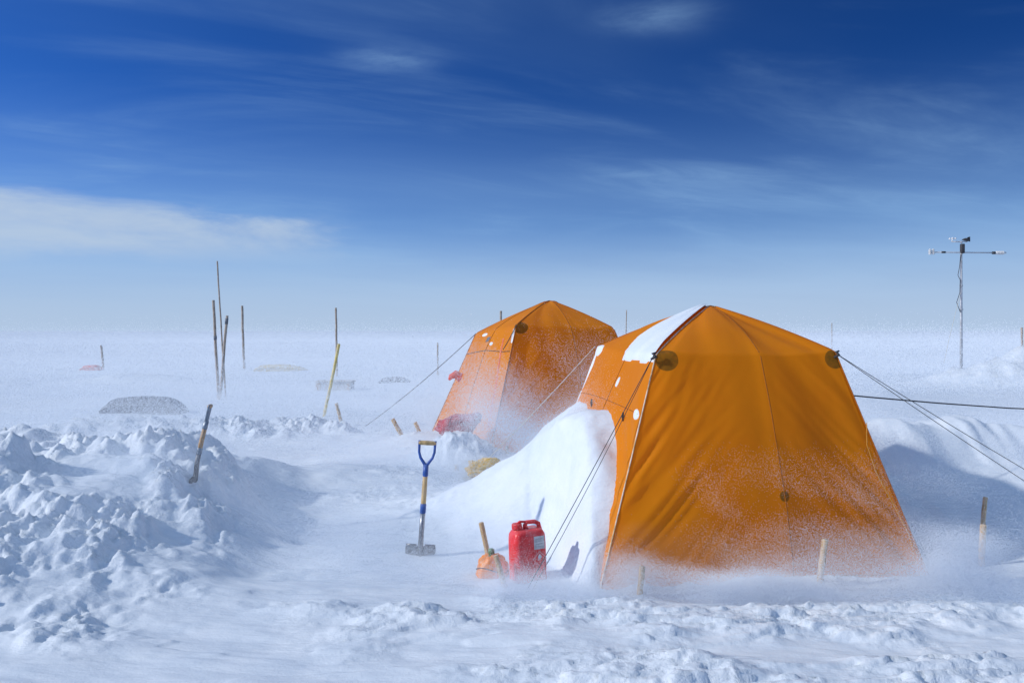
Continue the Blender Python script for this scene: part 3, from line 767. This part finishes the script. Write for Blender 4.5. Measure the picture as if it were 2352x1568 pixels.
# ---------------------------------------------------------------- weather mast
mx,my=14.1,25.0; wb=Vector((mx,my,gz(mx,my)))
w=thing('weather_station',wb,'slim weather mast with cross arm of sensors and wind vane','weather station')
mb=MB(); mb.tube([(mx,my,0),(mx,my,2),(mx,my,4.35)],[.045,.038,.034],10); mb.tube([(mx,my,2.35),(mx,my,2.40)],.055,10); mb.tube([(mx,my,3.1),(mx,my,3.14)],.05,10); mkobj('mast',mb,GREYM,w,wb)
mb=MB(); mb.tube([(mx-1.03,my,4.17),(mx,my,4.16),(mx+1.35,my,4.15)],.02,8); mkobj('cross_arm',mb,GREYM,w,wb)
mb=MB(); bevbox(mb,mx+.02,my-.03,4.28,.11,.11,.30,.015); mkobj('clamp',mb,CORD,w,wb)
mb=MB(); mb.tube([(mx+.0,my,4.45),(mx+.0,my,4.50)],.03,10); mb.tube([(mx-.30,my,4.50),(mx+.18,my,4.50)],.02,8); mkobj('upper_arm',mb,GREYM,w,wb)
mb=MB()
mb.tube([(mx-.30,my,4.50),(mx-.27,my,4.58),(mx-.22,my,4.60)],.018,8)
for a in(0,2.09,4.19):
    cx=mx-.27+.09*math.cos(a); cy=my+.09*math.sin(a)
    mb.tube([(mx-.27,my,4.60),(cx,cy,4.60)],.008,6); mb.tube([(cx,cy,4.57),(cx,cy,4.60),(cx,cy,4.63)],[.015,.035,.015],10)
mkobj('anemometer',mb,WHITEP,w,wb)
mb=MB(); mb.tube([(mx+.18,my,4.50),(mx+.18,my,4.56)],.02,8); mb.tube([(mx+.02,my,4.56),(mx+.12,my,4.57),(mx+.24,my,4.57)],[.01,.045,.05],10)
V=[(mx+.16,my-.006,4.53),(mx+.28,my-.006,4.50),(mx+.28,my-.006,4.66),(mx+.20,my-.006,4.64)]
mb.add(V+[(a,b_+.012,c_) for a,b_,c_ in V],[(0,1,2,3),(7,6,5,4),(0,1,5,4),(1,2,6,5),(2,3,7,6),(3,0,4,7)]); mkobj('wind_vane',mb,CORD,w,wb)
for xx in(-.98,-.88):
    mb=MB()
    for i in range(5): z=4.10+.035*i; mb.tube([(mx+xx,my,z),(mx+xx,my,z+.012),(mx+xx,my,z+.024)],[.05,.042,.03],12)
    mb.tube([(mx+xx,my,4.1),(mx+xx,my,4.28)],.015,8); mkobj('radiation_shield',mb,WHITEP,w,wb)
mb=MB()
for i in range(5): xx=mx+1.10+.05*i; mb.tube([(xx,my,4.15),(xx+.02,my,4.15),(xx+.04,my,4.15)],[.06,.055,.045],12)
mb.tube([(mx+1.05,my,4.15),(mx+1.4,my,4.15)],.03,10); mkobj('radiation_shield',mb,WHITEP,w,wb)
mb=MB(); mb.tube([(mx+.98,my,4.15),(mx+1.06,my,4.15)],.045,10); mkobj('sensor_collar',mb,CORD,w,wb)
mb=MB(); mb.tube([(mx-.62,my,4.17),(mx-.5,my,4.17)],.032,10); mkobj('sensor_collar',mb,CORD,w,wb)
mb=MB(); mb.tube([(mx-.03,my-.03,4.1),(mx-.07,my-.03,3.7),(mx-.12,my-.03,3.45),(mx-.05,my-.03,3.3),(mx-.06,my-.03,2.9),(mx-.16,my-.03,2.6),(mx-.05,my-.03,2.3)],.010,6); mkobj('sensor_cable',mb,CORD,w,wb)
mb=MB(); mb.tube([(mx-.03,my-.03,2.9),(mx-.25,my-.1,2.2),(mx-.5,my-.2,1.4),(mx-.65,my-.2,.7)],.006,6); mkobj('guy_wire',mb,CORDL,w,wb)

pc=[(2.45,6.65,1.20),(3.1,6.95,1.125),(3.9,7.3,1.04),(4.8,7.7,.955),(5.8,8.2,.88),(7.2,9.0,.80),(9.5,10.5,.66),(14,13,.45),(20,16,.25),(26,19,.0)]
mb=MB(); mb.tube(pc,.006,8); o=mkobj('power_cable',mb,CORD,None,Vector(pc[0])); tag(o,'black power cable strung from the tent across the snow','cable')

# ---------------------------------------------------------------- world
wd=bpy.data.worlds.new("World"); scene.world=wd; wd.use_nodes=True
nt=wd.node_tree; nt.nodes.clear(); t=NT(nt)
sky=t.n('ShaderNodeTexSky',sky_type='NISHITA'); sky.sun_disc=False
sky.sun_elevation=SUN_EL; sky.sun_rotation=math.radians(270)-SUN_AZ
sky.altitude=2500; sky.air_density=1.0; sky.dust_density=.3; sky.ozone_density=3
tc=t.n('ShaderNodeTexCoord'); D=tc.outputs['Generated']
sep=t.n('ShaderNodeSeparateXYZ'); t.l(D,sep.inputs[0]); dx,dy,dz=sep.outputs
c=t.mix(1.0,sky.outputs[0],C(.11,.43,1.0),'MULTIPLY')
pol=t.ss(dx,-.7,.65,1.15,.55)
cx_=t.n('ShaderNodeCombineXYZ'); t.l(pol,cx_.inputs[0]); t.l(pol,cx_.inputs[1]); t.l(pol,cx_.inputs[2])
c=t.mix(1.0,c,cx_.outputs[0],'MULTIPLY')
zc=t.m('MAXIMUM',dz,0.0)
inv=t.m('DIVIDE',1.0,t.m('ADD',zc,.10))
cmb=t.n('ShaderNodeCombineXYZ'); t.l(t.m('MULTIPLY',dx,inv),cmb.inputs[0]); t.l(t.m('MULTIPLY',dy,inv),cmb.inputs[1])
rot=t.n('ShaderNodeMapping'); rot.inputs['Rotation'].default_value=(0,0,math.radians(-22)); t.l(cmb.outputs[0],rot.inputs[0])
pl=rot.outputs[0]
n1=t.noise(t.scalev(pl,(.6,1.1,1)),1.0,8,.55,.8)
n2=t.noise(t.scalev(pl,(1.6,4.2,1),(3,1,0)),1.0,7,.6,1.2)
n3=t.noise(t.scalev(pl,(.30,.45,1),(7,2,0)),1.0,4,.5)
cir=t.m('MULTIPLY',t.ss(n1,.42,.78),t.ss(n2,.30,.72,.35,1.0))
cir=t.m('MULTIPLY',t.m('ADD',cir,t.m('MULTIPLY',t.ss(n3,.38,.72),.22)),.40)
lowhz=t.ss(zc,.34,-.02)
veil=t.m('MULTIPLY',t.m('POWER',lowhz,1.45),.97)
n4=t.noise(t.scalev(pl,(.28,.6,1),(1,5,0)),1.0,6,.55,.5)
veil=t.m('MULTIPLY',veil,t.ss(n4,.2,.75,.78,1.20))
az=t.m('ARCTAN2',dx,dy); el=t.m('ARCSINE',zc)
nb=t.noise(t.scalev(D,(5,5,20)),1.0,7,.6,.4)
nb2=t.noise(t.scalev(D,(9,9,34),(3,0,0)),1.0,7,.62,.3)
def gs(v,c0,s0):
    a=t.m('DIVIDE',t.m('SUBTRACT',v,c0),s0); return t.m('POWER',2.718,t.m('MULTIPLY',t.m('MULTIPLY',a,a),-1.0))
topn=t.m('MULTIPLY',t.m('SUBTRACT',nb,.5),.045)
eltop=t.m('ADD',t.m('ADD',el,topn),t.m('MULTIPLY',t.m('ADD',az,.40),.04))
bank=t.m('MULTIPLY',t.ss(eltop,.146,.128),t.ss(t.m('ADD',el,topn),.070,.102))
bank=t.m('MULTIPLY',bank,t.ss(t.m('ADD',az,t.m('MULTIPLY',t.m('SUBTRACT',nb,.5),.6)),-.18,-.46))
bank=t.m('MULTIPLY',bank,t.ss(nb2,.25,.7,.58,.85))
def puff(a0,e0,sa,se,amp):
    g_=t.m('MULTIPLY',gs(az,a0,sa),gs(el,e0,se))
    return t.m('MULTIPLY',t.m('MULTIPLY',g_,t.ss(nb2,.3,.7,.3,1)),amp)
pf=t.m('ADD',puff(-.155,.325,.05,.012,.50),puff(.175,.37,.06,.018,.36))
tot=t.m('ADD',cir,pf,clamp=True)
c=t.mix(tot,c,C(2.8,4.8,7.6))
c=t.mix(t.m('MINIMUM',veil,1.0),c,C(2.9,5.05,8.1))
c=t.mix(bank,c,C(5.0,6.1,7.5))
# ice haze hugging the horizon
c=t.mix(t.ss(zc,.14,-.01,0,.97),c,C(4.5,5.75,7.6))
# unseen overhead brightening, added to lift the fill in snow shadows
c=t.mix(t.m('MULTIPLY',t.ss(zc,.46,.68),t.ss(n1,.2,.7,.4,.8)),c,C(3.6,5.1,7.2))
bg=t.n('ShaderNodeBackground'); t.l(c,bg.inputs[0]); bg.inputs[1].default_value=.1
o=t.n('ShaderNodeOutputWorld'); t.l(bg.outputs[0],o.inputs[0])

sl=bpy.data.lights.new('sun','SUN'); sl.energy=2.9; sl.angle=math.radians(1.5); sl.color=(1,.955,.88)
so=bpy.data.objects.new('sun',sl); COL.objects.link(so); so.location=(-20,0,15)
so.rotation_euler=SDIR.to_track_quat('Z','Y').to_euler()

cam=bpy.data.cameras.new('camera'); cam.lens=28; cam.sensor_width=36; cam.shift_y=-.0102; cam.clip_start=.05; cam.clip_end=20000
cobj=bpy.data.objects.new('camera',cam); COL.objects.link(cobj); cobj.location=(0,0,1.7); cobj.rotation_euler=(math.radians(90),0,0)
scene.camera=cobj
